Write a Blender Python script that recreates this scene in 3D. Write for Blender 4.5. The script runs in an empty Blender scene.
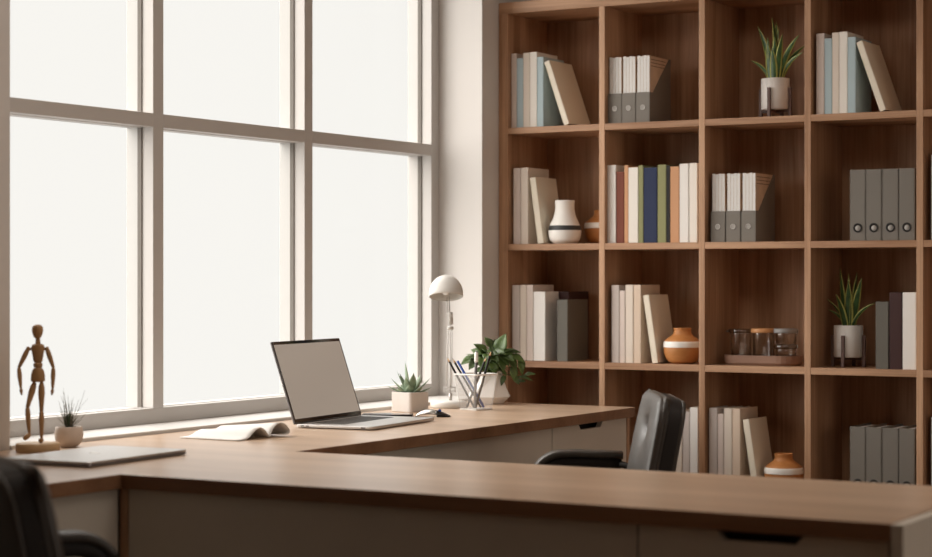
import bpy, bmesh, math, random
from mathutils import Vector, Matrix, Euler
PI = math.pi
R = math.radians
C = bpy.context.scene.collection
S = bpy.context.scene

# ------------------------------------------------------------------ camera, sky, light, exposure
cam = bpy.data.cameras.new('camera'); co = bpy.data.objects.new('camera', cam); C.objects.link(co)
co.location = (0, 0, 1.17); co.rotation_euler = (R(90), 0, R(30.31))
cam.sensor_width = 36; cam.lens = 76.39; cam.clip_start = .05
cam.dof.use_dof = True; cam.dof.focus_distance = 5.75; cam.dof.aperture_fstop = 3.4
S.camera = co

w = bpy.data.worlds.new('overcast_sky'); S.world = w; w.use_nodes = True
bg = w.node_tree.nodes['Background']
bg.inputs['Color'].default_value = (.948, .930, .893, 1); bg.inputs['Strength'].default_value = 1.0

sun = bpy.data.lights.new('hazy_sun', 'SUN'); sun.energy = 9.8; sun.angle = R(100); sun.color = (1.0, .955, .91)
so = bpy.data.objects.new('hazy_sun', sun); C.objects.link(so)
so.rotation_euler = Vector((.72, .28, -.63)).to_track_quat('-Z', 'Y').to_euler(); so.location = (-6, 2, 4)

fill_light = bpy.data.lights.new('room_fill', 'AREA'); fill_light.shape = 'RECTANGLE'
fill_light.size = 1.8; fill_light.size_y = 1.2; fill_light.energy = 15; fill_light.color = (1.0, .87, .76)
lo = bpy.data.objects.new('room_fill', fill_light); C.objects.link(lo); lo.location = (-1.9, 3.6, 2.74)  # unseen fill light added under the ceiling to brighten desk and shelf

side = bpy.data.lights.new('side_fill', 'AREA'); side.shape = 'RECTANGLE'; side.size = 2.6; side.size_y = 1.7
side.energy = 17; side.color = (1.0, .90, .80)
sl = bpy.data.objects.new('side_fill', side); C.objects.link(sl); sl.location = (1.95, 3.6, 1.35); sl.rotation_euler = (R(90), 0, R(90))  # fill light added at the right wall, which has no window

S.view_settings.view_transform = 'Standard'; S.view_settings.look = 'None'
S.view_settings.exposure = 0.0; S.view_settings.gamma = 1.0
S.view_settings.use_curve_mapping = False

# ------------------------------------------------------------------ materials
def mat(name, col, rough=.6, spec=.5, metal=0, coat=0, emit=None, estr=0, var=0, vscale=8, bump=0, bscale=200, sss=0):
    m = bpy.data.materials.new(name); m.use_nodes = True
    nt = m.node_tree; b = nt.nodes['Principled BSDF']
    b.inputs['Base Color'].default_value = (*col, 1); b.inputs['Roughness'].default_value = rough
    b.inputs['Specular IOR Level'].default_value = spec; b.inputs['Metallic'].default_value = metal
    b.inputs['Coat Weight'].default_value = coat
    if emit: b.inputs['Emission Color'].default_value = (*emit, 1); b.inputs['Emission Strength'].default_value = estr
    tc = nt.nodes.new('ShaderNodeTexCoord')
    if var:
        n = nt.nodes.new('ShaderNodeTexNoise'); n.inputs['Scale'].default_value = vscale; n.inputs['Detail'].default_value = 4
        nt.links.new(tc.outputs['Object'], n.inputs['Vector'])
        r = nt.nodes.new('ShaderNodeValToRGB')
        r.color_ramp.elements[0].position = .3; r.color_ramp.elements[1].position = .7
        r.color_ramp.elements[0].color = (*[c * (1 - var) for c in col], 1)
        r.color_ramp.elements[1].color = (*[min(1, c * (1 + var)) for c in col], 1)
        nt.links.new(n.outputs['Fac'], r.inputs['Fac']); nt.links.new(r.outputs['Color'], b.inputs['Base Color'])
    if bump:
        n2 = nt.nodes.new('ShaderNodeTexNoise'); n2.inputs['Scale'].default_value = bscale
        nt.links.new(tc.outputs['Object'], n2.inputs['Vector'])
        bp = nt.nodes.new('ShaderNodeBump'); bp.inputs['Strength'].default_value = bump; bp.inputs['Distance'].default_value = .002
        nt.links.new(n2.outputs['Fac'], bp.inputs['Height']); nt.links.new(bp.outputs['Normal'], b.inputs['Normal'])
    return m

def wood(name, a, b_, axis, rough=.5, spec=.4):
    """long streaky grain running along axis (0,1,2)"""
    m = bpy.data.materials.new(name); m.use_nodes = True
    nt = m.node_tree; b = nt.nodes['Principled BSDF']
    b.inputs['Roughness'].default_value = rough; b.inputs['Specular IOR Level'].default_value = spec
    tc = nt.nodes.new('ShaderNodeTexCoord'); mp = nt.nodes.new('ShaderNodeMapping')
    sc = [9, 9, 9]; sc[axis] = .7; mp.inputs['Scale'].default_value = sc
    nt.links.new(tc.outputs['Object'], mp.inputs['Vector'])
    n = nt.nodes.new('ShaderNodeTexNoise'); n.inputs['Scale'].default_value = 1; n.inputs['Detail'].default_value = 6
    n.inputs['Roughness'].default_value = .55; n.inputs['Distortion'].default_value = .4
    nt.links.new(mp.outputs['Vector'], n.inputs['Vector'])
    mp2 = nt.nodes.new('ShaderNodeMapping'); sc2 = [150, 150, 150]; sc2[axis] = 5; mp2.inputs['Scale'].default_value = sc2
    nt.links.new(tc.outputs['Object'], mp2.inputs['Vector'])
    n2 = nt.nodes.new('ShaderNodeTexNoise'); n2.inputs['Scale'].default_value = 1; n2.inputs['Detail'].default_value = 3
    nt.links.new(mp2.outputs['Vector'], n2.inputs['Vector'])
    mx = nt.nodes.new('ShaderNodeMath'); mx.operation = 'MULTIPLY_ADD'; mx.inputs[1].default_value = .28
    nt.links.new(n2.outputs['Fac'], mx.inputs[0]); nt.links.new(n.outputs['Fac'], mx.inputs[2])
    r = nt.nodes.new('ShaderNodeValToRGB'); r.color_ramp.elements[0].position = .45; r.color_ramp.elements[1].position = .86
    r.color_ramp.elements[0].color = (*b_, 1); r.color_ramp.elements[1].color = (*a, 1)
    nt.links.new(mx.outputs[0], r.inputs['Fac']); nt.links.new(r.outputs['Color'], b.inputs['Base Color'])
    return m

def glass(name, tint=(1, 1, 1), refl=.04, rough=0.0, fres=.4):
    m = bpy.data.materials.new(name); m.use_nodes = True; nt = m.node_tree
    nt.nodes.remove(nt.nodes['Principled BSDF']); out = nt.nodes['Material Output']
    t = nt.nodes.new('ShaderNodeBsdfTransparent'); t.inputs['Color'].default_value = (*tint, 1)
    g = nt.nodes.new('ShaderNodeBsdfGlossy'); g.inputs['Roughness'].default_value = rough
    f = nt.nodes.new('ShaderNodeLayerWeight'); f.inputs['Blend'].default_value = .15
    k = nt.nodes.new('ShaderNodeMath'); k.operation = 'MULTIPLY_ADD'; k.inputs[1].default_value = fres; k.inputs[2].default_value = refl
    k.use_clamp = True
    nt.links.new(f.outputs['Fresnel'], k.inputs[0])
    x = nt.nodes.new('ShaderNodeMixShader'); nt.links.new(k.outputs[0], x.inputs[0])
    nt.links.new(t.outputs[0], x.inputs[1]); nt.links.new(g.outputs[0], x.inputs[2]); nt.links.new(x.outputs[0], out.inputs['Surface'])
    return m

WA, WB = (.62, .38, .232), (.25, .117, .052)
M = {}
M['wood_x'] = wood('walnut_grain_x', WA, WB, 0); M['wood_y'] = wood('walnut_grain_y', WA, WB, 1); M['wood_z'] = wood('walnut_grain_z', WA, WB, 2)
DA, DB = (.63, .455, .325), (.48, .33, .22)
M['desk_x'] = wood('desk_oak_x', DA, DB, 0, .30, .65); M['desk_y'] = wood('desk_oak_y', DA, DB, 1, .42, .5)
M['desk_edge'] = wood('desk_edge_shaded', (.34, .18, .095), (.20, .095, .045), 0, .5)  # desk wood with the shade of the rim put into its colour
M['wall'] = mat('warm_white_paint', (.67, .64, .61), .8, .2, bump=.05, bscale=60)
M['wall_warm'] = mat('warm_tan_wall', (.46, .33, .235), .8, .2)
M['ceiling'] = mat('ceiling_paint', (.82, .79, .75), .9, .2)
M['floor'] = wood('dark_floor_boards', (.26, .15, .085), (.16, .09, .05), 1, .5)
M['frame'] = mat('frame_paint', (.55, .525, .50), .5, .4)
M['frame_outer'] = mat('frame_outer_toned', (.50, .49, .47), .5, .4)  # frame paint darkened so the sunlit outer half does not blow out
M['gasket'] = mat('grey_gasket', (.16, .14, .12), .7)
M['sill'] = mat('sill_white', (.70, .68, .65), .4, .5)
M['pane'] = glass('window_glass', (.995, .995, .99), .0, 0, .05)
M['greige'] = mat('greige_laminate', (.64, .59, .51), .55, .35, var=.03, vscale=5)
M['shadow_gap'] = mat('dark_cavity', (.03, .022, .017), .8)
M['leather'] = mat('dark_leather', (.046, .037, .029), .46, .5, coat=.12, bump=.15, bscale=300)
M['leather_shade'] = mat('leather_shaded', (.016, .012, .010), .55, .35, bump=.1, bscale=300)  # same leather, colour darkened for the sides turned from the window
M['black_plastic'] = mat('black_plastic', (.012, .011, .010), .45)
M['black_gloss'] = mat('black_gloss', (.006, .006, .007), .08, .6)
M['chrome'] = mat('chrome', (.55, .53, .5), .25, metal=1)
M['alu'] = mat('silver_aluminium', (.60, .58, .56), .38, metal=.75)
M['alu_dk'] = mat('aluminium_edge', (.22, .21, .21), .4, metal=.7)
M['keys'] = mat('keyboard_keys', (.10, .095, .09), .6)
M['screen'] = mat('display_glow', (.06, .055, .05), .25, .5, emit=(.40, .325, .262), estr=.72)
M['logo'] = mat('polished_logo', (.95, .94, .92), .6)
M['paper'] = mat('white_paper', (.76, .74, .71), .7, .2)
M['pages'] = mat('cream_pages', (.72, .65, .55), .8, .1, var=.08, vscale=120)
M['kraft'] = mat('kraft_cover', (.66, .50, .36), .7, .2, var=.08, vscale=30)
M['pot_white'] = mat('matt_white_ceramic', (.82, .79, .75), .5, .4)
M['pot_taupe'] = mat('taupe_concrete', (.68, .64, .60), .75, .3, var=.03, vscale=30)
M['pot_clay'] = mat('pale_clay', (.66, .56, .48), .6, .3, var=.07, vscale=25)
M['soil'] = mat('potting_soil', (.05, .035, .025), .95, var=.4, vscale=90)
M['stand'] = mat('mid_brown_stand', (.13, .075, .06), .55)
M['leaf'] = mat('deep_green_leaf', (.075, .125, .032), .4, .5, var=.5, vscale=25)
M['leaf_snake'] = mat('snake_leaf_centre', (.045, .105, .030), .4, .5, var=.35, vscale=60)
M['leaf_edge'] = mat('snake_leaf_margin', (.50, .50, .13), .45)
M['succ'] = mat('succulent_green', (.23, .30, .20), .55, .4, var=.18, vscale=30)
M['airplant'] = mat('dark_grass_leaf', (.035, .06, .022), .6)
M['airplant_tip'] = mat('pale_grass_tip', (.22, .20, .15), .6)
M['vase_white'] = mat('vase_white_glaze', (.87, .84, .79), .45, .4)
M['vase_black'] = mat('vase_black_band', (.03, .03, .03), .5)
M['vase_wood'] = wood('vase_orange_wood', (.60, .27, .09), (.44, .175, .05), 0, .5)
M['mannequin'] = wood('beech_wood', (.46, .27, .12), (.33, .18, .075), 2, .5)
M['mann_base'] = wood('beech_base', (.60, .42, .24), (.48, .31, .16), 0, .5)
M['lamp'] = mat('lamp_white_enamel', (.72, .70, .66), .4, .5)
M['bulb'] = mat('frosted_bulb', (.86, .84, .80), .3)
M['steel'] = mat('brushed_steel', (.50, .47, .44), .35, metal=.9)
def mesh_mat():
    m = bpy.data.materials.new('white_wire_mesh'); m.use_nodes = True; nt = m.node_tree; b = nt.nodes['Principled BSDF']
    b.inputs['Base Color'].default_value = (.74, .72, .69, 1); b.inputs['Roughness'].default_value = .5; b.inputs['Alpha'].default_value = .27
    return m
M['mesh_cup'] = mesh_mat()
M['rim_white'] = mat('white_wire_rim', (.82, .80, .77), .4)
M['pencil_black'] = mat('pencil_black', (.010, .009, .008), .6, .3)
M['ring_disc'] = mat('ring_disc_grey', (.36, .34, .31), .5)
M['pencil_blue'] = mat('pencil_blue', (.02, .08, .36), .35)
M['pencil_white'] = mat('pencil_white', (.88, .86, .83), .4)
M['pencil_grey'] = mat('pencil_grey', (.09, .08, .075), .4)
M['pencil_wood'] = mat('sharpened_wood', (.66, .44, .24), .6)
M['graphite'] = mat('graphite', (.03, .03, .03), .4)
M['file_grey'] = mat('file_grey_board', (.20, .18, .155), .65, .3, bump=.05)
M['binder_grey'] = mat('binder_grey_cloth', (.19, .172, .148), .65, .3, bump=.08)
M['jar'] = glass('jar_glass', (.985, .985, .98), .07, .02, .5)
M['jar_dark'] = glass('jar_grey_rim', (.70, .69, .67), .10, .05, .5)
M['lid_wood'] = mat('jar_lid_wood', (.55, .26, .10), .5, var=.1, vscale=40)
M['lid_grey'] = mat('jar_lid_grey', (.22, .21, .20), .5)
M['tray'] = wood('tray_wood', (.30, .175, .120), (.22, .12, .08), 0, .6)
def cov(name, col): 
    M[name] = mat('cover_' + name, col, .6, .3, bump=.06, bscale=250); return name
cov('cream', (.73, .64, .55)); cov('ivory', (.83, .78, .71)); cov('beige', (.70, .56, .44)); cov('lightblue', (.44, .545, .575))
cov('straw', (.80, .73, .60)); cov('mauve', (.60, .53, .49)); cov('white', (.84, .81, .77)); cov('russet', (.20, .055, .032))
cov('tan', (.60, .32, .17)); cov('olive', (.27, .27, .125)); cov('navy', (.016, .026, .075)); cov('black', (.016, .014, .012))
cov('slate', (.13, .12, .10)); cov('burgundy', (.050, .020, .018)); cov('rose', (.68, .58, .52))

# ------------------------------------------------------------------ mesh helpers
def box(bm, x0, x1, y0, y1, z0, z1, mi=0):
    vs = [bm.verts.new((x, y, z)) for x in (x0, x1) for y in (y0, y1) for z in (z0, z1)]
    for f in ((0, 1, 3, 2), (4, 6, 7, 5), (0, 4, 5, 1), (2, 3, 7, 6), (0, 2, 6, 4), (1, 5, 7, 3)):
        bm.faces.new([vs[i] for i in f]).material_index = mi
    return vs
def lathe(bm, prof, c=(0, 0, 0), n=32, mi=0, mids=None):
    """prof: list of (r, z); closed where r == 0"""
    rings = []
    for r, z in prof:
        if r < 1e-6: rings.append([bm.verts.new((c[0], c[1], c[2] + z))])
        else: rings.append([bm.verts.new((c[0] + r * math.cos(2 * PI * k / n), c[1] + r * math.sin(2 * PI * k / n), c[2] + z)) for k in range(n)])
    for i in range(len(rings) - 1):
        a, b = rings[i], rings[i + 1]; m_ = mids[i] if mids else mi
        for k in range(n):
            k2 = (k + 1) % n
            if len(a) == 1 and len(b) == 1: continue
            if len(a) == 1: f = bm.faces.new((a[0], b[k2], b[k]))
            elif len(b) == 1: f = bm.faces.new((a[k], a[k2], b[0]))
            else: f = bm.faces.new((a[k], a[k2], b[k2], b[k]))
            f.material_index = m_; f.smooth = True
def frame_axes(d):
    d = d.normalized(); u = Vector((0, 0, 1)) if abs(d.z) < .9 else Vector((1, 0, 0))
    s = d.cross(u).normalized(); return s, s.cross(d).normalized()
def tube(bm, pts, rad, n=10, mi=0, caps=True):
    pts = [Vector(p) for p in pts]; rr = rad if hasattr(rad, '__len__') else [rad] * len(pts)
    rings = []; s0 = None
    for i, p in enumerate(pts):
        d = pts[min(i + 1, len(pts) - 1)] - pts[max(i - 1, 0)]
        s, u = frame_axes(d)
        if s0 is not None:
            s = (s0 - d.normalized() * s0.dot(d.normalized())).normalized(); u = s.cross(d.normalized())
        s0 = s
        rings.append([bm.verts.new(p + s * (rr[i] * math.cos(2 * PI * k / n)) + u * (rr[i] * math.sin(2 * PI * k / n))) for k in range(n)])
    for a, b in zip(rings, rings[1:]):
        for k in range(n):
            f = bm.faces.new((a[k], a[(k + 1) % n], b[(k + 1) % n], b[k])); f.material_index = mi; f.smooth = True
    if caps:
        for r in (rings[0][::-1], rings[-1]): bm.faces.new(r).material_index = mi
def prism(bm, poly, axis, a, b, mi=0):
    """poly in the two other axes (cyclic order), extruded from a to b along axis"""
    def P(p, t):
        return {0: (t, p[0], p[1]), 1: (p[0], t, p[1]), 2: (p[0], p[1], t)}[axis]
    A = [bm.verts.new(P(p, a)) for p in poly]; B = [bm.verts.new(P(p, b)) for p in poly]; n = len(poly)
    bm.faces.new(A[::-1]).material_index = mi; bm.faces.new(B).material_index = mi
    for k in range(n): bm.faces.new((A[k], A[(k + 1) % n], B[(k + 1) % n], B[k])).material_index = mi
def rbox(bm, c, size, r, n=10, fn=None, mi=0, rot=None):
    """rounded box; fn(local unit coords, point) may displace"""
    c = Vector(c); h = Vector(size) / 2; tmp = bmesh.new(); bmesh.ops.create_cube(tmp, size=2)
    bmesh.ops.subdivide_edges(tmp, edges=tmp.edges[:], cuts=n, use_grid_fill=True)
    mp = {}
    for v in tmp.verts:
        q = Vector([v.co[i] * h[i] for i in range(3)]); inner = Vector([max(-(h[i] - r), min(h[i] - r, q[i])) for i in range(3)])
        # spread the samples near the border onto the round
        q2 = Vector([(abs(v.co[i]) ** .8) * math.copysign(1, v.co[i]) * h[i] for i in range(3)])
        inner = Vector([max(-(h[i] - r), min(h[i] - r, q2[i])) for i in range(3)])
        d = q2 - inner; p = inner + d.normalized() * r if d.length > 1e-9 else q2
        if fn: p = fn(v.co.copy(), p)
        if rot: p = rot @ p
        mp[v] = bm.verts.new(c + p)
    for f in tmp.faces:
        g = bm.faces.new([mp[v] for v in f.verts]); g.smooth = True; g.material_index = mi
    tmp.free()
def sweep_rect(bm, pts, wdt, th, axis_side, mi=0, r=.3, n=20):
    """rounded-rectangle section of width wdt (along axis_side) and thickness th swept along pts"""
    pts = [Vector(p) for p in pts]; sd = Vector(axis_side).normalized(); rings = []
    ths = th if hasattr(th, '__len__') else [th] * len(pts)
    for i, p in enumerate(pts):
        d = (pts[min(i + 1, len(pts) - 1)] - pts[max(i - 1, 0)]).normalized(); up = sd.cross(d).normalized()
        ring = []
        for k in range(n):
            a = 2 * PI * k / n; ca, sa = math.cos(a), math.sin(a)
            e = .35
            x = math.copysign(abs(ca) ** e, ca); y = math.copysign(abs(sa) ** e, sa)
            ring.append(bm.verts.new(p + sd * (x * wdt / 2) + up * (y * ths[i] / 2)))
        rings.append(ring)
    for a, b in zip(rings, rings[1:]):
        for k in range(n):
            f = bm.faces.new((a[k], a[(k + 1) % n], b[(k + 1) % n], b[k])); f.smooth = True; f.material_index = mi
    bm.faces.new(rings[0][::-1]).material_index = mi; bm.faces.new(rings[-1]).material_index = mi

def obj(name, bm, mats, parent=None, bevel=0, loc=None, smooth=False, wn=False, segs=2):
    me = bpy.data.meshes.new(name); bmesh.ops.recalc_face_normals(bm, faces=bm.faces[:]); bm.to_mesh(me); bm.free()
    for m in (mats if isinstance(mats, (list, tuple)) else [mats]): me.materials.append(M[m])
    o = bpy.data.objects.new(name, me); C.objects.link(o)
    if parent: o.parent = parent
    if loc: o.location = loc
    if bevel:
        b = o.modifiers.new('bevel', 'BEVEL'); b.width = bevel; b.segments = segs; b.limit_method = 'ANGLE'; b.angle_limit = R(40)
    return o
def thing(name, label, cat, loc=(0, 0, 0), rz=0, group=None):
    o = bpy.data.objects.new(name, None); C.objects.link(o); o.location = loc; o.rotation_euler = (0, 0, rz)
    o.empty_display_size = .05
    o['label'] = label; o['category'] = cat
    if group: o['group'] = group
    return o
def tag(o, label, cat, group=None):
    o['label'] = label; o['category'] = cat
    if group: o['group'] = group
    return o
def struct(o): o['kind'] = 'structure'; return o
def B(): return bmesh.new()
def copy_tree(src, label, loc, rz=0, group=None):
    r = src.copy(); C.objects.link(r); r.location = loc; r.rotation_euler = (0, 0, rz); r['label'] = label
    if group: r['group'] = group
    for ch in list(src.children):
        c = ch.copy(); C.objects.link(c); c.parent = r
        for g in list(ch.children):
            d = g.copy(); C.objects.link(d); d.parent = c
    return r

# ------------------------------------------------------------------ room shell
XW = -3.340; XR = 2.0; YB = 6.26; YN = -1.6; HC = 2.78; T = .28
WY0, WY1, WZ0, WZ1 = 3.545, 5.821, .745, 2.452
bm = B(); box(bm, XW - T, XR + .1, YN - .1, YB + .1, -.05, 0); struct(obj('floor', bm, 'floor'))
bm = B(); box(bm, XW - T, XR + .1, YN - .1, YB + .1, HC, HC + .05); struct(obj('ceiling', bm, 'ceiling'))
bm = B()
box(bm, XW - T, XW, YN, WY0, 0, HC); box(bm, XW - T, XW, WY1, YB, 0, HC)
box(bm, XW - T, XW, WY0, WY1, 0, WZ0); box(bm, XW - T, XW, WY0, WY1, WZ1, HC)
struct(obj('wall_left', bm, 'wall'))
bm = B(); box(bm, XW - T, XR, YB, YB + .1, 0, HC); struct(obj('wall_back', bm, 'wall'))
bm = B(); box(bm, XR, XR + .1, YN, YB + .1, 0, HC); struct(obj('wall_right', bm, 'wall_warm'))
bm = B(); box(bm, XW - T, XR, YN - .1, YN, 0, HC); struct(obj('wall_front', bm, 'wall_warm'))

# window: three bays, two rows; frame is 9.5 cm deep with a gasket line on its sides
FX0, FX1 = -3.606, -3.510
win = bpy.data.objects.new('window_1', None); C.objects.link(win); win.location = (XW, WY0, WZ0); struct(win)
def wpart(name, fn, m, bevel=0):
    bm = B(); fn(bm); o = obj(name, bm, m, win, bevel)
    o.location = (-XW, -WY0, -WZ0); return o
yb = [3.560, 3.605, 4.289, 4.334, 5.018, 5.061, 5.771, 5.821]     # stiles and mullions
zb = [.769, .811, 1.590, 1.628, 2.407, 2.452]
wpart('window_frame', lambda b: (box(b, FX0, FX1, WY0, yb[1], .769, WZ1), box(b, FX0, FX1, yb[6], WY1, .769, WZ1),
      box(b, FX0, FX1, yb[1], yb[6], zb[0], zb[1]), box(b, FX0, FX1, yb[1], yb[6], zb[4], zb[5])), 'frame', .0015)
for k in (1, 2):
    wpart('mullion', lambda b: box(b, -3.556, FX1, yb[2 * k], yb[2 * k + 1], zb[1], zb[4]), 'frame', .0015)
    wpart('outer_mullion', lambda b: box(b, FX0, -3.5565, yb[2 * k], yb[2 * k + 1], zb[1], zb[4]), 'frame_outer', .0015)
for k in range(3):
    wpart('transom', lambda b: box(b, FX0 + .001, FX1, yb[2 * k + 1], yb[2 * k + 2], zb[2], zb[3]), 'frame', .0015)
GX = -3.556
for k in range(3):
    for j in range(2):
        y0, y1, z0, z1 = yb[2 * k + 1], yb[2 * k + 2], zb[2 * j + 1], zb[2 * j + 2]
        def gk(b):
            e = .004
            box(b, GX - .007, GX + .007, y0, y0 + e, z0, z1); box(b, GX - .007, GX + .007, y1 - e, y1, z0, z1)
            pass
        g = wpart('gasket', gk, 'gasket')
        wpart('glazing_bead', lambda b: (box(b, GX + .003, GX + .016, y0 + .004, y1 - .004, z0, z0 + .0015), box(b, GX + .003, GX + .010, y0 + .004, y1 - .004, z1 - .0015, z1)), 'frame')
        wpart('glass_pane', lambda b: box(b, GX - .002, GX + .002, y0 + .004, y1 - .004, z0 - .002, z1 + .002), 'pane')
wpart('window_sill', lambda b: box(b, FX0 - .02, XW + .004, WY0, WY1, WZ0, .769), 'sill', .002)

# ------------------------------------------------------------------ bookcase
D = 5.935; BK = 6.225; SX0 = -3.339; TOP = 2.118
divx = [-2.9543 + .3617 * i for i in range(9)]; TD = .0213; NC = 9
shz = [1.6872 - .3993 * i for i in range(5)]      # board tops; last one is the bottom board
TS = .0216
bc = thing('bookcase', 'tall walnut wood bookcase of open square compartments across the back wall', 'bookcase', (SX0, D, 0))
def bpart(name, x0, x1, y0, y1, z0, z1, m, bev=.0012):
    bm = B(); box(bm, x0 - SX0, x1 - SX0, y0 - D, y1 - D, z0, z1); return obj(name, bm, m, bc, bev)
XE = divx[-1] + TD
cl = [-3.303] + [d + TD for d in divx[:-1]]; cr = divx[:]
bpart('side_panel', SX0, -3.303, D, BK, 0, 2.079, 'wood_z')
bpart('side_panel', divx[-1], XE + .015, D, BK, 0, 2.079, 'wood_z')
bpart('top_panel', SX0, XE + .015, D, BK, 2.079, TOP, 'wood_x')
bpart('back_panel', SX0, XE + .015, BK, BK + .014, 0, TOP, 'wood_z')
bpart('plinth', -3.303, divx[-1], D + .02, BK, 0, shz[4] - TS, 'wood_x')
for d in divx[:-1]: bpart('divider', d, d + TD, D, BK, shz[4], 2.079, 'wood_z')
bpart('bottom_board', -3.303, divx[-1], D, BK, shz[4] - TS, shz[4], 'wood_x')
for c in range(NC):
    for j in range(4): bpart('shelf', cl[c], cr[c], D + .0006, BK, shz[j] - TS, shz[j], 'wood_x', .001)

ROW = ['top row', 'second row', 'third row', 'lowest visible row']
# ------------------------------------------------------------------ desk
DZ = .76; TT = .031
DX0, DX1, DXE = -3.333, -2.715, -1.056
PY0, PY1, DYE, DYN = 3.213, 3.843, 5.715, 1.6
desk = thing('corner_desk', 'long wooden topped corner desk with greige panels running along the window and across the room', 'desk', (DX0, PY0, 0))
def dpart(name, fn, m, bev=0, par=None):
    bm = B(); fn(bm); o = obj(name, bm, m, par or desk, bev)
    if not par: o.location = (-DX0, -PY0, 0)
    return o
# worktop: the arm along the window, and the arm across; rim faces use the wood darkened for shade
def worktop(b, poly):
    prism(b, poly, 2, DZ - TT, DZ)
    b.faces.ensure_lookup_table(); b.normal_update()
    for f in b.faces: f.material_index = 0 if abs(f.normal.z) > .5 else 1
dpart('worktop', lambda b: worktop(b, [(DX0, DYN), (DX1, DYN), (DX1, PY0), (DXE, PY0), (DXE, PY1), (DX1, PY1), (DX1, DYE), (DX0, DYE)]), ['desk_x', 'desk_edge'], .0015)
PI_ = .012
BZ = DZ - TT
dpart('front_panel', lambda b: box(b, DX1 + .010, -1.53, PY0 + PI_, PY0 + PI_ + .018, .06, BZ), 'greige', .001)
dpart('inner_panel', lambda b: box(b, DX1 - PI_ + .02, DXE, PY1 - .03, PY1 - .012, .06, BZ), 'greige', .001)
dpart('end_panel', lambda b: box(b, DXE, DXE + .022, PY0, PY1, 0, DZ - .001), 'greige', .002)
dpart('corner_strip', lambda b: box(b, DX1 - PI_, DX1 + .009, PY0 + .009, PY0 + .028, .0, BZ), 'wood_z', .001)
dpart('side_panel', lambda b: box(b, DX1 - PI_ - .018, DX1 - PI_, DYN + .03, PY0 + .004, .06, BZ), 'greige', .001)
dpart('side_panel', lambda b: box(b, DX1 - PI_ - .018, DX1 - PI_, PY1 + .01, 5.166, .06, BZ), 'greige', .001)
dpart('end_panel', lambda b: box(b, DX0 + .02, DX1 - PI_ + .001, DYE - .036, DYE - .020, 0, BZ), 'wood_z', .001)
dpart('end_panel', lambda b: box(b, DX0 + .02, DX1 - PI_, DYN + .01, DYN + .028, 0, BZ), 'greige', .001)

def drawer_unit(name, label, loc, rz, wd, dp):
    """front faces local -Y, width along X from 0 to wd"""
    t = thing(name, label, 'drawer unit', loc, rz)
    h = BZ - .001
    bm = B(); box(bm, 0, wd, .022, dp, .06, h - .06); obj('body', bm, 'greige', t)
    bm = B(); box(bm, .03, wd - .03, .04, dp - .04, 0, .06); obj('plinth', bm, 'shadow_gap', t)
    bm = B(); box(bm, 0, .016, .022, dp, h - .06, h); box(bm, wd - .016, wd, .022, dp, h - .06, h); box(bm, .016, wd - .016, .05, .056, h - .06, h)
    obj('recess', bm, 'shadow_gap', t)
    zz = [.065, .285, .505, h]
    c = wd / 2
    for i in range(3):
        a, b_ = zz[i] + (.003 if i else 0), zz[i + 1]
        if i == 2: a = zz[2] + .003
        bm = B()
        prism(bm, [(.002, a), (wd - .002, a), (wd - .002, b_), (c + .082, b_), (c + .066, b_ - .017), (c - .066, b_ - .017), (c - .082, b_), (.002, b_)], 1, 0, .018)
        obj('drawer_front', bm, 'greige', t, .001)
    return t
drawer_unit('drawer_unit', 'greige drawer unit with a dark grip slot under the far end of the window desk', (DX1 - PI_, 5.170, 0), R(90), .505, .55)
drawer_unit('drawer_unit', 'greige drawer unit with a dark grip slot at the right end of the near desk', (-1.528, PY0 + PI_, 0), 0, .466, .55)

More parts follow.
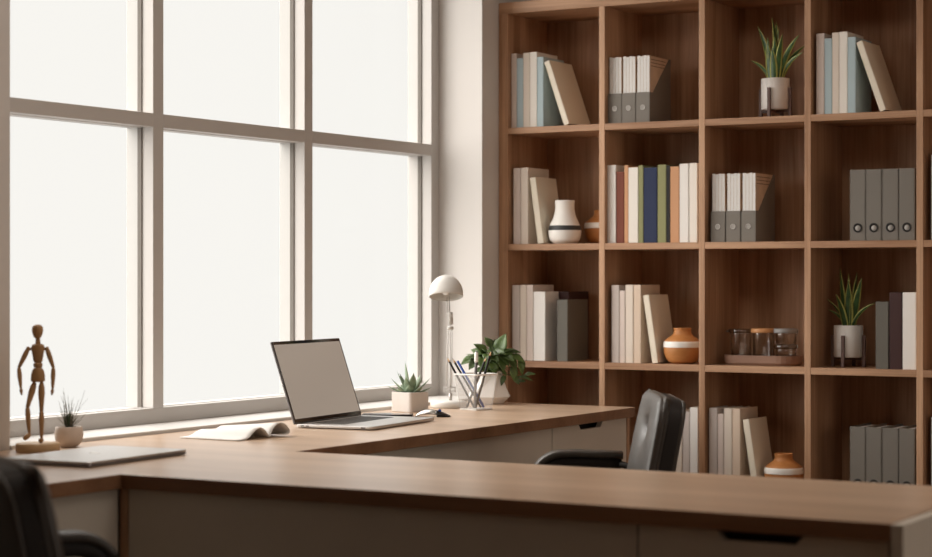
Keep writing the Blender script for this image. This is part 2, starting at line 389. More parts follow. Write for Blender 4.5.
# ------------------------------------------------------------------ chairs
def make_chair(label, loc, rz):
    """faces local -Y, origin on the floor under the column"""
    t = thing('office_chair', label, 'chair', loc, rz)
    bm = B()
    def seatfn(u, p):
        if p.z > 0: p.z += .012 * (1 - u.x ** 2) * (1 - u.y ** 2)
        return p
    rbox(bm, (0, -.01, .455), (.47, .46, .09), .035, 12, seatfn); obj('seat', bm, 'leather', t)
    tilt = R(-11); rot = Matrix.Rotation(tilt, 3, 'X')
    # backrest: front cushion and rear shell in shade-darkened leather, both following the recline
    def backfn(u, p):
        taper = 1 - .05 * (u.z + 1) / 2
        p.x *= taper
        if p.y < 0:
            g = 0
            for (bx, bz) in ((0, .50), (0, -.5)):
                dx = (u.x - bx) * .23; dz = (u.z - bz) * .22; rr = math.hypot(dx, dz)
                g += .022 * math.exp(-(rr / .022) ** 2) + .010 * math.exp(-(rr / .07) ** 2)
                ang = math.atan2(dz, dx)
                g += .004 * math.exp(-(rr / .09) ** 2) * abs(math.cos(2 * ang + .6)) * min(1, rr / .02)
            p.y += g
            p.x *= 1 - .10 * abs(u.z) ** 6; p.z *= 1 - .055 * abs(u.x) ** 6
            p.y -= .010 * (1 - u.x ** 4) * (1 - u.z ** 4)
        return p
    cb = Vector((0, .245, .663))
    bm = B(); rbox(bm, cb + rot @ Vector((0, -.008, 0)), (.452, .024, .436), .011, 26, backfn, rot=rot)
    ck = obj('backrest', bm, 'leather', t)
    bm = B(); rbox(bm, cb + rot @ Vector((0, .0225, 0)), (.450, .042, .434), .008, 14, lambda u, p: Vector((p.x * (1 - .05 * (u.z + 1) / 2) * (1 - .10 * abs(u.z) ** 6), p.y, p.z * (1 - .055 * abs(u.x) ** 6))), rot=rot)
    obj('back_shell', bm, 'leather_shade', t)
    def rim(yy, hw, hh, rad, name):
        bm = B(); pts = []; rc = .06
        for (sx, sz, a0) in ((1, 1, 0), (-1, 1, 90), (-1, -1, 180), (1, -1, 270)):
            for k in range(7):
                a = R(a0 + 15 * k); z = sz * (hh - rc) + rc * math.sin(a); x = (sx * (hw - rc) + rc * math.cos(a))
                x *= (1 - .05 * (z / .22 + 1) / 2)
                pts.append(cb + rot @ Vector((x, yy, z)))
        pts.append(pts[0]); tube(bm, pts, rad, 8, caps=False); obj(name, bm, 'leather', t)
    rim(.003, .222, .214, .0050, 'piping'); rim(.043, .220, .212, .0055, 'piping')
    for q in (.107, -.109):
        bm = B(); rbox(bm, cb + rot @ Vector((0, -.001, q)), (.016, .008, .016), .003, 3, rot=rot); obj('tuft_button', bm, 'leather_shade', ck)
    for s in (-1, 1):
        x = s * .262
        def path(dz): 
            ps = [(x, .215, .697 + dz), (x, .15, .700 + dz), (x, .09, .702 + dz), (x, .05, .701 + dz)]
            for k in range(1, 8):
                a = R(9 * k); ps.append((x, .055 - .080 * math.sin(a), .701 + dz - .085 * (1 - math.cos(a)) * .9))
            return ps
        bm = B(); sweep_rect(bm, path(0), .062, .020, (1, 0, 0)); a = obj('armrest_pad', bm, 'leather', t)
        bm = B(); sweep_rect(bm, [(p[0], p[1] + .006 if i else p[1] - .004, p[2]) for i, p in enumerate(path(-.021))], .05, .030, (1, 0, 0)); obj('armrest_frame', bm, 'leather_shade', t)
        bm = B(); tube(bm, [(x, .10, .670), (x, .09, .55), (x * .95, .03, .44), (x * .6, .01, .402)], .013, 10)
        tube(bm, [(x, .15, .676), (x * .96, .205, .675), (x * .72, .235, .670)], .009, 8); obj('arm_support', bm, 'black_plastic', t)
    bm = B(); box(bm, -.10, .10, -.11, .13, .385, .412); tube(bm, [(0, .08, .40), (0, .22, .42), (0, .285, .55)], .017, 8); obj('seat_mechanism', bm, 'black_plastic', t, .004)
    bm = B(); lathe(bm, [(0, .09), (.028, .09), (.028, .25), (.017, .25), (.017, .386), (0, .386)], n=20); obj('gas_column', bm, 'chrome', t)
    for k in range(5):
        a = 2 * PI * k / 5 + .3; dx, dy = math.cos(a), math.sin(a)
        bm = B(); tube(bm, [(dx * .02, dy * .02, .115), (dx * .15, dy * .15, .10), (dx * .27, dy * .27, .072)], [.020, .017, .013], 8)
        lg = obj('base_leg', bm, 'chrome', t)
        bm = B()
        for q in (-1, 1):
            o = Vector((-dy, dx, 0)) * (.014 * q)
            c = Vector((dx * .27, dy * .27, .027)) + o
            tube(bm, [c - Vector((-dy, dx, 0)) * .008, c + Vector((-dy, dx, 0)) * .008], .026, 14)
        tube(bm, [(dx * .27, dy * .27, .03), (dx * .27, dy * .27, .07)], .006, 6)
        obj('caster', bm, 'black_plastic', lg)
    return t
ch2 = make_chair('black leather office chair with a tufted back standing between the two desk arms', (-2.362, 4.450, 0), R(-59))
copy_tree(ch2, 'black leather office chair cut off at the lower left in front of the near desk', (-2.175, 2.665, 0), R(151))

# ------------------------------------------------------------------ books
COLN = ['first', 'second', 'third', 'fourth', 'fifth']
def book(x0, x1, h, zs, cover, label, y=5.955, dp=.152, lean=0, group=None, name='book'):
    """spine towards the room at y; lean tips the top to the left (degrees)"""
    t = thing(name, label, 'book', (x0, y, zs + .0004), 0, group)
    t.rotation_euler = (0, -R(lean), 0)
    wd = x1 - x0 - .0008
    b = .0022 if wd > .016 else .0014
    bm = B(); r = .002
    box(bm, 0, b, 0, dp, 0, h); box(bm, wd - b, wd, 0, dp, 0, h); box(bm, b, wd - b, 0, b, 0, h)
    obj('cover', bm, cover, t, .0008 if wd > .016 else 0)
    bm = B(); box(bm, b, wd - b, b, dp - .004, .003, h - .003); obj('pages', bm, 'pages', t)
    return t
def book_set(items, zs, group, where):
    for x0, x1, h, cov_, lab in items:
        book(x0, x1, h, zs, cov_, lab + ' ' + where, group=group)
# blue and cream set: top row, first and fourth columns
for base, col, col_name in ((0, 'first', 'top left compartment'), (1, 'fourth', 'fourth compartment of the top row')):
    xs = ([-3.3005, -3.279, -3.254, -3.228, -3.200, -3.175], [-2.199, -2.1715, -2.1465, -2.123, -2.0955, -2.069])[base]
    g = 'books in the ' + col_name; z = shz[0]
    book(xs[0], xs[1], .256, z, 'rose', 'pale rose book furthest left in the ' + col_name, group=g)
    book(xs[1], xs[2], .239, z, 'lightblue', 'thin light blue book between pale books, ' + col_name, group=g)
    book(xs[2], xs[3], .256, z, 'cream', 'cream book right of the thin blue one in the ' + col_name, group=g)
    book(xs[3], xs[4], .257, z, 'ivory', 'tallest ivory book left of a blue one, ' + col_name, group=g)
    book(xs[4], xs[5], .239, z, 'lightblue', 'light blue book under the leaning book, ' + col_name, group=g)
    xb = (-3.096, -1.991)[base]
    book(xb, xb + .021, .233, z, 'straw', 'straw coloured book leaning far left in the ' + col_name, lean=19.3, group=g, dp=.168)
# second row, first column
g = 'books in the first compartment of the second row'; z = shz[1]
book(-3.2925, -3.264, .261, z, 'rose', 'pale rose book at the left end beside the white banded vase', group=g)
book(-3.2635, -3.234, .262, z, 'cream', 'tall cream book between the rose book and the leaning one, second row', group=g)
book(-3.197, -3.174, .228, z, 'straw', 'straw coloured book leaning beside the white banded vase', lean=8.0, group=g)
# second row, second column: the coloured row
g = 'coloured books in the second compartment of the second row'
wh = ' in the row of coloured books'
book(-2.9326, -2.901, .261, z, 'white', 'white book at the left end' + wh, group=g)
book(-2.900, -2.871, .238, z, 'russet', 'dark russet red book' + wh, group=g)
book(-2.870, -2.856, .259, z, 'tan', 'thin orange tan book right of the russet one' + wh, group=g)
book(-2.8555, -2.819, .251, z, 'ivory', 'ivory book left of the thin olive book' + wh, group=g)
book(-2.8185, -2.800, .257, z, 'olive', 'thin olive green book left of the navy one' + wh, group=g)
book(-2.7995, -2.750, .249, z, 'navy', 'thick navy blue book' + wh, group=g)
book(-2.749, -2.717, .257, z, 'olive', 'olive green book right of the navy one' + wh, group=g)
book(-2.7165, -2.7035, .254, z, 'black', 'thin black book' + wh, group=g)
book(-2.703, -2.670, .250, z, 'tan', 'thick orange tan book right of the thin black one' + wh, group=g)
book(-2.6695, -2.637, .258, z, 'white', 'off-white book second from the right end' + wh, group=g)
book(-2.6355, -2.606, .259, z, 'ivory', 'ivory book at the right end' + wh, group=g)
# third row, first column
g = 'books in the first compartment of the third row'; z = shz[2]
wh = ' in the first compartment of the third row'
book(-3.297, -3.267, .258, z, 'mauve', 'greyish mauve book at the left end' + wh, group=g)
book(-3.2665, -3.2415, .259, z, 'cream', 'cream book second from the left' + wh, group=g)
book(-3.241, -3.215, .259, z, 'rose', 'pale rose book third from the left' + wh, group=g)
book(-3.214, -3.168, .236, z, 'white', 'thick white book shorter than its neighbours' + wh, group=g)
book(-3.1655, -3.1265, .236, z, 'burgundy', 'dark burgundy book pushed back between the white and slate books', y=6.05, group=g)
book(-3.123, -3.082, .209, z, 'slate', 'dark slate green book, shortest of the row' + wh, group=g)
# third row, second column; fourth row, third column: cream set beside an orange vase
for base in (0, 1):
    xs = ([-2.9175, -2.889, -2.867, -2.837, -2.809, -2.768], [-2.5655, -2.536, -2.514, -2.485, -2.456, -2.414])[base]
    z = shz[2 + base]; wh = ' beside the orange banded vase, ' + ROW[2 + base]
    g = 'pale books' + wh
    book(xs[0], xs[1], .259, z, 'mauve', 'greyish mauve book at the left end' + wh, group=g)
    book(xs[1] + .001, xs[2], .241, z, 'rose', 'short pale rose book second from the left' + wh, group=g)
    book(xs[2] + .001, xs[3], .26, z, 'cream', 'cream book third from the left' + wh, group=g)
    book(xs[3] + .001, xs[4], .26, z, 'beige', 'warm beige book under the leaning one' + wh, group=g)
    book(xs[5], xs[5] + .022, .227, z, 'straw', 'straw coloured book leaning slightly to the left' + wh, lean=8.6, group=g)
# third row, fourth column
g = 'books in the fourth compartment of the third row'; z = shz[2]
book(-2.005, -1.9635, .209, z, 'slate', 'slate grey green book right of the potted snake plant, third row', group=g)
book(-1.961, -1.9205, .238, z, 'burgundy', 'dark burgundy book between the slate and the white book, third row', group=g)
book(-1.919, -1.876, .238, z, 'white', 'thick white book at the right end, against the upright, third row', group=g)
# lowest row, second column (partly behind the chair)
g = 'pale books right behind the tufted chair'; z = shz[3]
book(-2.7135, -2.684, .245, z, 'beige', 'warm beige book nearest the back of the tufted chair', group=g)
book(-2.6835, -2.660, .245, z, 'cream', 'cream book second from the tufted chair', group=g)
book(-2.6585, -2.6335, .244, z, 'mauve', 'greyish mauve book just left of the white one by the chair', group=g)
book(-2.633, -2.604, .259, z, 'white', 'tall white book at the right end behind the tufted chair', group=g)
# the two white books cut off by the right border
book(-1.829, -1.795, .261, shz[1], 'white', 'white book at the right border of the view, second row', group='white books in the fifth column')
book(-1.829, -1.795, .255, shz[3], 'white', 'white book at the right border of the view, lowest visible row', group='white books in the fifth column')

# ------------------------------------------------------------------ grey magazine files with magazines
def magazine_file(x0, zs, where, ordn, cell, proto=[None]):
    W, DP = .0500, .168
    g = 'grey magazine files in the ' + cell
    lab = ordn + ' grey magazine file with a finger ring in the ' + cell
    if proto[0] is None:
        t = thing('magazine_file', lab, 'magazine file', (x0, 5.955, zs + .0004), 0, g); proto[0] = t
        k = .0022
        prof = [(0, 0), (DP, 0), (DP, .222), (DP - .012, .222), (.028, .100), (0, .100)]
        bm = B()
        prism(bm, prof, 0, 0, k); prism(bm, prof, 0, W - k, W)
        box(bm, k, W - k, 0, k, 0, .100); box(bm, k, W - k, DP - k, DP, 0, .222); box(bm, k, W - k, k, DP - k, 0, k)
        obj('holder', bm, 'file_grey', t, .0006)
        bm = B(); pts = [(W / 2 + .0080 * math.cos(a), -.0008, .050 + .0080 * math.sin(a)) for a in [2 * PI * i / 20 for i in range(21)]]
        tube(bm, pts, .0014, 6, caps=False); obj('finger_ring', bm, 'steel', t)
        bm = B(); tube(bm, [(W / 2, -.0006, .050), (W / 2, .0005, .050)], .0070, 20); obj('finger_hole_disc', bm, 'ring_disc', t)
    else:
        t = copy_tree(proto[0], lab, (x0, 5.955, zs + .0004), 0, g)
    n = 4; wx = (W - .0052) / n
    names = ['leftmost', 'second from left', 'third from left', 'rightmost']
    for i in range(n):
        bm = B(); a = x0 + .0026 + i * wx; hh = .2195 - (.002 if i % 2 else 0) + .001 * (i == 3)
        ww = wx - .0008
        box(bm, 0, ww, 0, .150, 0, hh)
        bm.normal_update()
        for f in bm.faces: f.material_index = 0 if (f.normal.y < -.5) else (1 if abs(f.normal.x) > .5 else 2)
        for q in range(3 if i == 3 else 0):
            for f in [0]:
                box(bm, ww, ww + .0003, .012, .125, hh - .012 - .011 * q, hh - .010 - .011 * q, 3)
        o = obj('magazine', bm, ['paper', 'kraft', 'paper', 'stand'], None, 0, (a, 5.955 + .006, zs + .0030))
        tag(o, names[i] + ' white-spined magazine standing in the ' + ordn + ' grey file, ' + where, 'magazine', 'magazines in the grey files')
for x, o_ in ((-2.9305, 'left'), (-2.8795, 'middle'), (-2.8275, 'right')): magazine_file(x, shz[0], 'top row', o_, 'second compartment of the top row')
for x, o_ in ((-2.5590, 'left'), (-2.5060, 'middle'), (-2.4530, 'right')): magazine_file(x, shz[1], 'second row', o_, 'third compartment of the second row')

# ------------------------------------------------------------------ ring binders
def binder(x0, h, zs, label, group):
    t = thing('ring_binder', label, 'ring binder', (x0, 5.955, zs + .0004), 0, group)
    W, DP, k = .0505, .20, .0028
    bm = B(); box(bm, 0, k, 0, DP, 0, h); box(bm, W - k, W, 0, DP, 0, h); box(bm, k, W - k, 0, k, 0, h)
    obj('cover', bm, 'binder_grey', t, .001)
    bm = B(); box(bm, k + .001, W - k - .001, .018, DP - .01, .004, h - .006); obj('paper_stack', bm, 'paper', t)
    zc = .040
    bm = B(); tube(bm, [(W / 2 + .0125 * math.cos(a), -.0008, zc + .0125 * math.sin(a)) for a in [2 * PI * i / 24 for i in range(25)]], .0022, 8, caps=False)
    rg = obj('finger_ring', bm, 'black_plastic', t)
    bm = B(); tube(bm, [(W / 2, -.0003, zc), (W / 2, .0008, zc)], .0115, 24); obj('ring_hole', bm, 'shadow_gap', rg)
    bm = B(); lathe(bm, [(0, .003), (.004, .0028), (.0075, .001), (.0085, 0)], n=20)
    bmesh.ops.rotate(bm, verts=bm.verts[:], cent=(0, 0, 0), matrix=Matrix.Rotation(R(90), 3, 'X'))
    bmesh.ops.translate(bm, verts=bm.verts[:], vec=(W / 2 + .001, -.0004, zc - .001)); obj('ring_centre', bm, 'ring_disc', rg)
    return t
for r_, h in ((1, .222), (3, .217)):
    for i, (x, o_) in enumerate(((-2.0885, 'leftmost'), (-2.0365, 'second from left'), (-1.9835, 'third from left'), (-1.9310, 'rightmost'))):
        binder(x, h, shz[r_], o_ + ' of four grey ring binders in the ' + ROW[r_], 'grey ring binders, ' + ROW[r_])

# ------------------------------------------------------------------ vases
def lerp_prof(pts, n=6):
    """smooth a profile through the points (Catmull-Rom)"""
    out = []
    P = [pts[0]] + list(pts) + [pts[-1]]
    for i in range(1, len(P) - 2):
        for k in range(n):
            t = k / n; a, b, c, d = P[i - 1], P[i], P[i + 1], P[i + 2]
            out.append(tuple(.5 * ((2 * b[j]) + (c[j] - a[j]) * t + (2 * a[j] - 5 * b[j] + 4 * c[j] - d[j]) * t * t + (-a[j] + 3 * b[j] - 3 * c[j] + d[j]) * t ** 3) for j in (0, 1)))
    out.append(tuple(pts[-1])); return [(max(0, r), z) for r, z in out]
def vase(kind, label, loc):
    t = thing('vase', label, 'vase', loc)
    if kind == 'white':
        outer = lerp_prof([(.036, 0), (.050, .012), (.0555, .034), (.0550, .052), (.0485, .070), (.0385, .092), (.0335, .114), (.0330, .130), (.0340, .147)])
        band = (.0460, .0620); ma, mb = 'vase_white', 'vase_black'; top = .147; rin = .031
    else:
        outer = lerp_prof([(.032, 0), (.050, .010), (.0605, .034), (.0625, .055), (.060, .073), (.047, .085), (.034, .094), (.0290, .104), (.0295, .1165)])
        band = (.0535, .0735); ma, mb = 'vase_wood', 'vase_white'; top = .1165; rin = .026
    inner = [(outer[-1][0] - .001, top + .001), (rin, top), (rin, top - .035), (.02, top - .05), (0, top - .055)]
    lo = [p for p in outer]
    bm = B(); lathe(bm, [(0, 0)] + lo + inner, n=48); obj('body', bm, ma, t)
    def rad(z):
        for a, b in zip(lo, lo[1:]):
            if a[1] <= z <= b[1]: return a[0] + (b[0] - a[0]) * (z - a[1]) / max(1e-6, b[1] - a[1])
        return lo[-1][0]
    zz = [band[0] + (band[1] - band[0]) * i / 8 for i in range(9)]
    pr = [(rad(zz[0]) - .001, zz[0])] + [(rad(z) + .0007, z) for z in zz] + [(rad(zz[-1]) - .001, zz[-1])]
    bm = B(); lathe(bm, pr, n=48); obj('band', bm, mb, t)
    return t
e = .0005
vase('white', 'white ceramic vase with a thin black band on the second row', (-3.1165, 6.00, shz[1] + e))
vase('wood', 'round orange wooden vase half hidden by the upright right of the white vase', (-3.033, 6.12, shz[1] + e))
vase('wood', 'round orange wooden vase with a white band on the third row', (-2.684, 6.01, shz[2] + e))
vase('wood', 'orange wooden vase with a white band on the lowest visible row', (-2.329, 6.01, shz[3] + e))

# ------------------------------------------------------------------ plants
def ribbon_leaf(bm, base, az, lean, L, w0, curve=.5, fold=.25, twist=0, tw0=0, mi=(0, 1), seg=12, margin=.34, droop=0):
    """strap leaf: starts upright, bends outwards in direction az; margins carry material mi[1]"""
    d = Vector((math.cos(az), math.sin(az), 0)); p = Vector(base); rows = []; ang = lean
    for i in range(seg + 1):
        t = i / seg
        wv = w0 * (math.sin(PI * min(1, .22 + t * .55)) ** .7) * (1 - t ** 3.2) + .0004
        tang = (d * math.sin(ang) + Vector((0, 0, 1)) * math.cos(ang)).normalized()
        side = Vector((-d.y, d.x, 0)); nrm = side.cross(tang).normalized()
        tw = tw0 + twist * t; side, nrm = side * math.cos(tw) + nrm * math.sin(tw), nrm * math.cos(tw) - side * math.sin(tw)
        row = []
        for u in (-1, -1 + margin, 0, 1 - margin, 1):
            row.append(bm.verts.new(p + side * (u * wv / 2) + nrm * (-fold * wv * (abs(u) ** 1.5) / 2)))
        rows.append(row); p = p + tang * (L / seg); ang += curve / seg * (1 + droop * t)
    for a, b in zip(rows, rows[1:]):
        for k in range(4):
            f = bm.faces.new((a[k], a[k + 1], b[k + 1], b[k])); f.smooth = True; f.material_index = mi[1] if k in (0, 3) else mi[0]
def solid(o, th):
    s = o.modifiers.new('thickness', 'SOLIDIFY'); s.thickness = th; s.offset = 0
def snake_plant(label, loc, leaves, rz):
    t = thing('snake_plant', label, 'potted plant', loc)
    pz = .0300; pr = .0460; ph = .1010
    bm = B(); lathe(bm, [(0, pz), (pr - .003, pz), (pr, pz + .003), (pr, pz + ph), (pr - .002, pz + ph + .001), (pr - .004, pz + ph), (pr - .004, pz + ph - .012)], n=48); obj('pot', bm, 'pot_white', t)
    bm = B(); lathe(bm, [(0, pz + ph - .011), (pr - .004, pz + ph - .012)], n=32); obj('soil', bm, 'soil', t)
    st = B()
    for k in range(4):
        a = rz + k * PI / 2; c, s = math.cos(a), math.sin(a); rr = pr + .0055
        M3 = Matrix.Rotation(a, 3, 'Z')
        vs = box(st, rr - .005, rr + .005, -.005, .005, 0, .100)
        for v in vs: v.co = M3 @ v.co
        vs = box(st, .004, rr - .005, -.004, .004, .022, .034)
        for v in vs: v.co = M3 @ v.co
    obj('pot_stand', st, 'stand', t, .0008)
    bm = B()
    for (dx, dy, az, lean, L, w0, cv) in leaves:
        ribbon_leaf(bm, (dx, dy, pz + ph - .014), R(az), R(lean), L, w0 * 1.15, R(cv), fold=.3, twist=R(25) * math.sin(az * 2.7), tw0=R(62) * math.cos(R(az)))
    o = obj('foliage', bm, ['leaf_snake', 'leaf_edge'], t); solid(o, .0012)
    return t
# azimuth 0 = right along the bookcase, 180 = left, 270 = towards the room
LV1 = [(-.016, 0, 185, 3, .195, .026, 22), (-.004, .006, 100, 1, .205, .024, 12), (.006, -.004, 20, 4, .215, .024, -18), (-.010, -.010, 250, 3, .125, .022, 8),
       (-.016, -.006, 190, 12, .105, .013, 62), (.012, -.004, 350, 10, .175, .020, 38), (.014, .006, 10, 14, .150, .018, 45), (.002, -.014, 300, 1, .150, .024, 6),
       (.012, .006, 345, 18, .140, .012, 60), (-.004, .012, 160, 2, .185, .018, -14),
       (-.012, -.012, 200, 7, .150, .024, -8), (.008, -.012, 330, 6, .160, .022, 12), (0, -.016, 270, 2, .115, .024, 10)]
LV2 = [(-.010, 0, 185, 6, .200, .020, -2), (-.010, -.004, 180, 11, .118, .014, 45), (-.008, .004, 190, 14, .090, .010, 62), (.002, -.008, 300, 0, .155, .028, 5),
       (.012, 0, 5, 7, .170, .024, 8), (.010, .008, 40, 4, .185, .022, 2), (-.004, .010, 120, 2, .165, .024, -12), (.012, -.006, 350, 16, .125, .010, 62),
       (-.006, -.010, 215, 9, .120, .022, 14), (.004, .002, 60, 1, .180, .022, -6)]
snake_plant('snake plant in a white pot on a brown stand in the top row', (-2.377, 6.06, shz[0] + e), LV1, R(-2))
snake_plant('snake plant in a white pot on a brown stand beside books in the third row', (-2.130, 6.06, shz[2] + e), LV2, R(0))

# tray with glass jars on the third row
def stadium(hx, r, n=12):
    p = []
    for k in range(n + 1): a = -PI / 2 + PI * k / n; p.append((hx - r + r * math.cos(a), r * math.sin(a)))
    for k in range(n + 1): a = PI / 2 + PI * k / n; p.append((-(hx - r) + r * math.cos(a), r * math.sin(a)))
    return p
TX, TY = -2.414, 6.045
bm = B()
def loft(bm, loops, mi=0, cap0=True, cap1=True):
    rs = [[bm.verts.new((x, y, z)) for x, y in pl] for pl, z in loops]; n = len(rs[0])
    for a, b in zip(rs, rs[1:]):
        for k in range(n):
            f = bm.faces.new((a[k], a[(k + 1) % n], b[(k + 1) % n], b[k])); f.material_index = mi
    if cap0: bm.faces.new(rs[0][::-1]).material_index = mi
    if cap1: bm.faces.new(rs[-1]).material_index = mi
loft(bm, [(stadium(.125, .056), 0), (stadium(.131, .062), .008), (stadium(.132, .063), .032), (stadium(.126, .057), .032), (stadium(.124, .055), .012)])
tr = obj('serving_tray', bm, 'tray', None, .001, (TX, TY, shz[2] + e)); tag(tr, 'oval wooden tray holding glass jars on the third row', 'tray')
JZ = shz[2] + e + .0125
def jar(x, y, z, r, h, label, lid, dark=False):
    t = thing('glass_jar', label, 'jar', (x, y, z), 0, 'glass jars on the wooden tray')
    bm = B(); lathe(bm, [(0, 0), (r - .004, 0), (r, .004), (r, h - .006), (r + .002, h), (r - .002, h), (r - .003, h - .006), (r - .003, .006), (0, .005)], n=40); obj('jar_body', bm, 'jar', t)
    if lid == 'wood':
        bm = B(); lathe(bm, [(0, h), (r + .003, h), (r + .004, h + .002), (r + .004, h + .012), (r + .002, h + .014), (0, h + .014)], n=40); obj('lid', bm, 'lid_wood', t)
    elif lid == 'grey':
        bm = B(); lathe(bm, [(0, h), (r + .003, h), (r + .004, h + .002), (r + .004, h + .012), (r + .002, h + .014), (0, h + .014)], n=40); obj('lid', bm, 'lid_grey', t)
    elif lid == 'glass':
        bm = B(); lathe(bm, [(0, h), (r + .003, h), (r + .005, h + .002), (r + .005, h + .009), (r + .002, h + .011), (0, h + .011)], n=40)
        box(bm, -r - .016, -r - .004, -.006, .006, h + .001, h + .008); obj('lid', bm, 'jar_dark', t)
    return t
jar(-2.487, 6.035, JZ, .0355, .092, 'tall glass jar with a clear lid at the left of the tray', 'glass')
jar(-2.408, 6.035, JZ, .0365, .092, 'tall glass jar with an orange wooden lid', 'wood')
jar(-2.331, 6.035, JZ, .0345, .042, 'small low glass jar at the bottom of the stacked pair', 'glass2')
jar(-2.331, 6.035, JZ + .0555, .0355, .037, 'small glass jar with a grey lid, stacked on the low jar', 'grey')
bm = B(); lathe(bm, [(0, 0), (.037, 0), (.039, .002), (.039, .010), (.036, .013), (0, .013)], n=40)
for o_ in [obj('lid', bm, 'jar_dark')]:
    o_.parent = [x for x in C.objects if x.get('label', '').startswith('small low glass jar')][0]; o_.location = (0, 0, .0421)

# ------------------------------------------------------------------ artist's mannequin
mn = thing('wooden_mannequin', 'jointed wooden artist mannequin standing on a round base by the window', 'mannequin', (-3.240, 3.533, DZ + .0003))
# local frame: u = sideways (right in its own front view), v = towards the viewer
sv = Vector((.863, .505, 0)); fv = Vector((.505, -.863, 0))
def mp(a, b, z): return sv * a + fv * b + Vector((0, 0, z))
bm = B(); lathe(bm, [(0, 0), (.0500, 0), (.0515, .002), (.0515, .018), (.0495, .020), (0, .020)], n=48); obj('base', bm, 'mann_base', mn)
def spindle(name, p0, p1, prof, par=mn, n=16):
    """prof: list of (t, r) along p0->p1"""
    bm = B(); p0 = Vector(p0); p1 = Vector(p1)
    tube(bm, [p0.lerp(p1, t) for t, r in prof], [r * 1.13 for t, r in prof], n); return obj(name, bm, 'mannequin', par)
Z = lambda y: (448.3 - y) * .00242      # figure heights in 2.4 mm steps measured up from the base
spindle('head', mp(-.001, 0, Z(338.2)), mp(-.001, 0, Z(324)), [(0, .0035), (.12, .0075), (.35, .0105), (.6, .0118), (.82, .0112), (.94, .008), (1, .003)])
spindle('neck', mp(0, 0, Z(343.6)), mp(0, 0, Z(337.6)), [(0, .006), (.25, .0052), (.6, .005), (1, .0045)])
bm = B()
def torso_pt(rx, ry, z, k, n=20):
    a = 2 * PI * k / n; return mp(rx * 1.06 * math.cos(a), ry * 1.06 * math.sin(a), z)
def body(name, prof):
    bm = B(); n = 20; rs = [[bm.verts.new(torso_pt(rx, ry, z, k)) for k in range(n)] for rx, ry, z in prof]
    for a, b in zip(rs, rs[1:]):
        for k in range(n):
            f = bm.faces.new((a[k], a[(k + 1) % n], b[(k + 1) % n], b[k])); f.smooth = True
    bm.faces.new(rs[0][::-1]); bm.faces.new(rs[-1]); obj(name, bm, 'mannequin', mn)
body('torso', [(.0085, .006, Z(361)), (.0105, .008, Z(359.6)), (.0120, .010, Z(355)), (.0142, .011, Z(350)), (.0152, .0105, Z(346)), (.0130, .009, Z(343.8)), (.0075, .006, Z(342.8))])
bm.free()
body('waist', [(.006, .006, Z(366.8)), (.0096, .009, Z(365.6)), (.0104, .0095, Z(363.8)), (.0096, .009, Z(362)), (.006, .006, Z(360.8))])
body('pelvis', [(.0125, .010, Z(380.2)), (.0160, .0120, Z(379.2)), (.0157, .0120, Z(374)), (.0135, .011, Z(369.5)), (.0100, .009, Z(366.8)), (.006, .006, Z(366.0))])
PX = .002365
for s, sh, el, wr, tip in ((-1, (-9.9, 347.8), (-18.9, 366.2), (-16.2, 386), (-15, 393)), (1, (9.1, 347.8), (15.6, 366.2), (15.6, 386.5), (15.0, 393))):
    A = mp(sh[0] * PX, .0, Z(sh[1])); E_ = mp(el[0] * PX, .002, Z(el[1])); W_ = mp(wr[0] * PX, .010, Z(wr[1])); T_ = mp(tip[0] * PX, .013, Z(tip[1]))
    spindle('shoulder', mp((sh[0] - s * 3.2) * PX, 0, Z(sh[1] + .3)), mp((sh[0] + s * 1.9) * PX, 0, Z(sh[1])), [(0, .003), (.3, .003), (.45, .0048), (.7, .0052), (.92, .0042), (1, .002)])
    spindle('upper_arm', A, E_, [(0, .0035), (.12, .0050), (.45, .0054), (.8, .0042), (1, .0032)])
    spindle('forearm', E_, W_, [(0, .0032), (.12, .0044), (.4, .0050), (.8, .0036), (1, .0024)])
    spindle('hand', W_, T_, [(0, .0022), (.3, .0036), (.6, .0030), (1, .0012)])
for hp, kn, an, kf in (((-3.9, 382), (-9.6, 405), (-8.6, 431.5), .010), ((3.6, 382), (3.7, 409), (3.7, 437), .002)):
    H_ = mp(hp[0] * PX, 0, Z(hp[1])); K_ = mp(kn[0] * PX, kf, Z(kn[1])); N_ = mp(an[0] * PX, 0, Z(an[1]))
    spindle('hip_joint', H_ + Vector((0, 0, .007)), H_ + Vector((0, 0, -.006)), [(0, .003), (.35, .0035), (.6, .0052), (.85, .0045), (1, .002)])
    spindle('thigh', H_, K_, [(0, .0040), (.10, .0062), (.35, .0070), (.8, .0048), (1, .0040)])
    spindle('shin', K_, N_, [(0, .0038), (.1, .0050), (.3, .0056), (.75, .0040), (.93, .0030), (1, .0026)])
    if hp[0] < 0: spindle('foot', N_ + sv * .002 + Vector((0, 0, .001)), N_ + mp(-.0105, .012, -.011), [(0, .003), (.2, .0050), (.6, .0056), (.9, .0045), (1, .002)])
    else: spindle('foot', N_ + Vector((0, 0, .001)), N_ + mp(-.0005, .012, -.0037 - (Z(437) - .0202 - .0085)), [(0, .0035), (.25, .0052), (.6, .0054), (.9, .0042), (1, .002)])

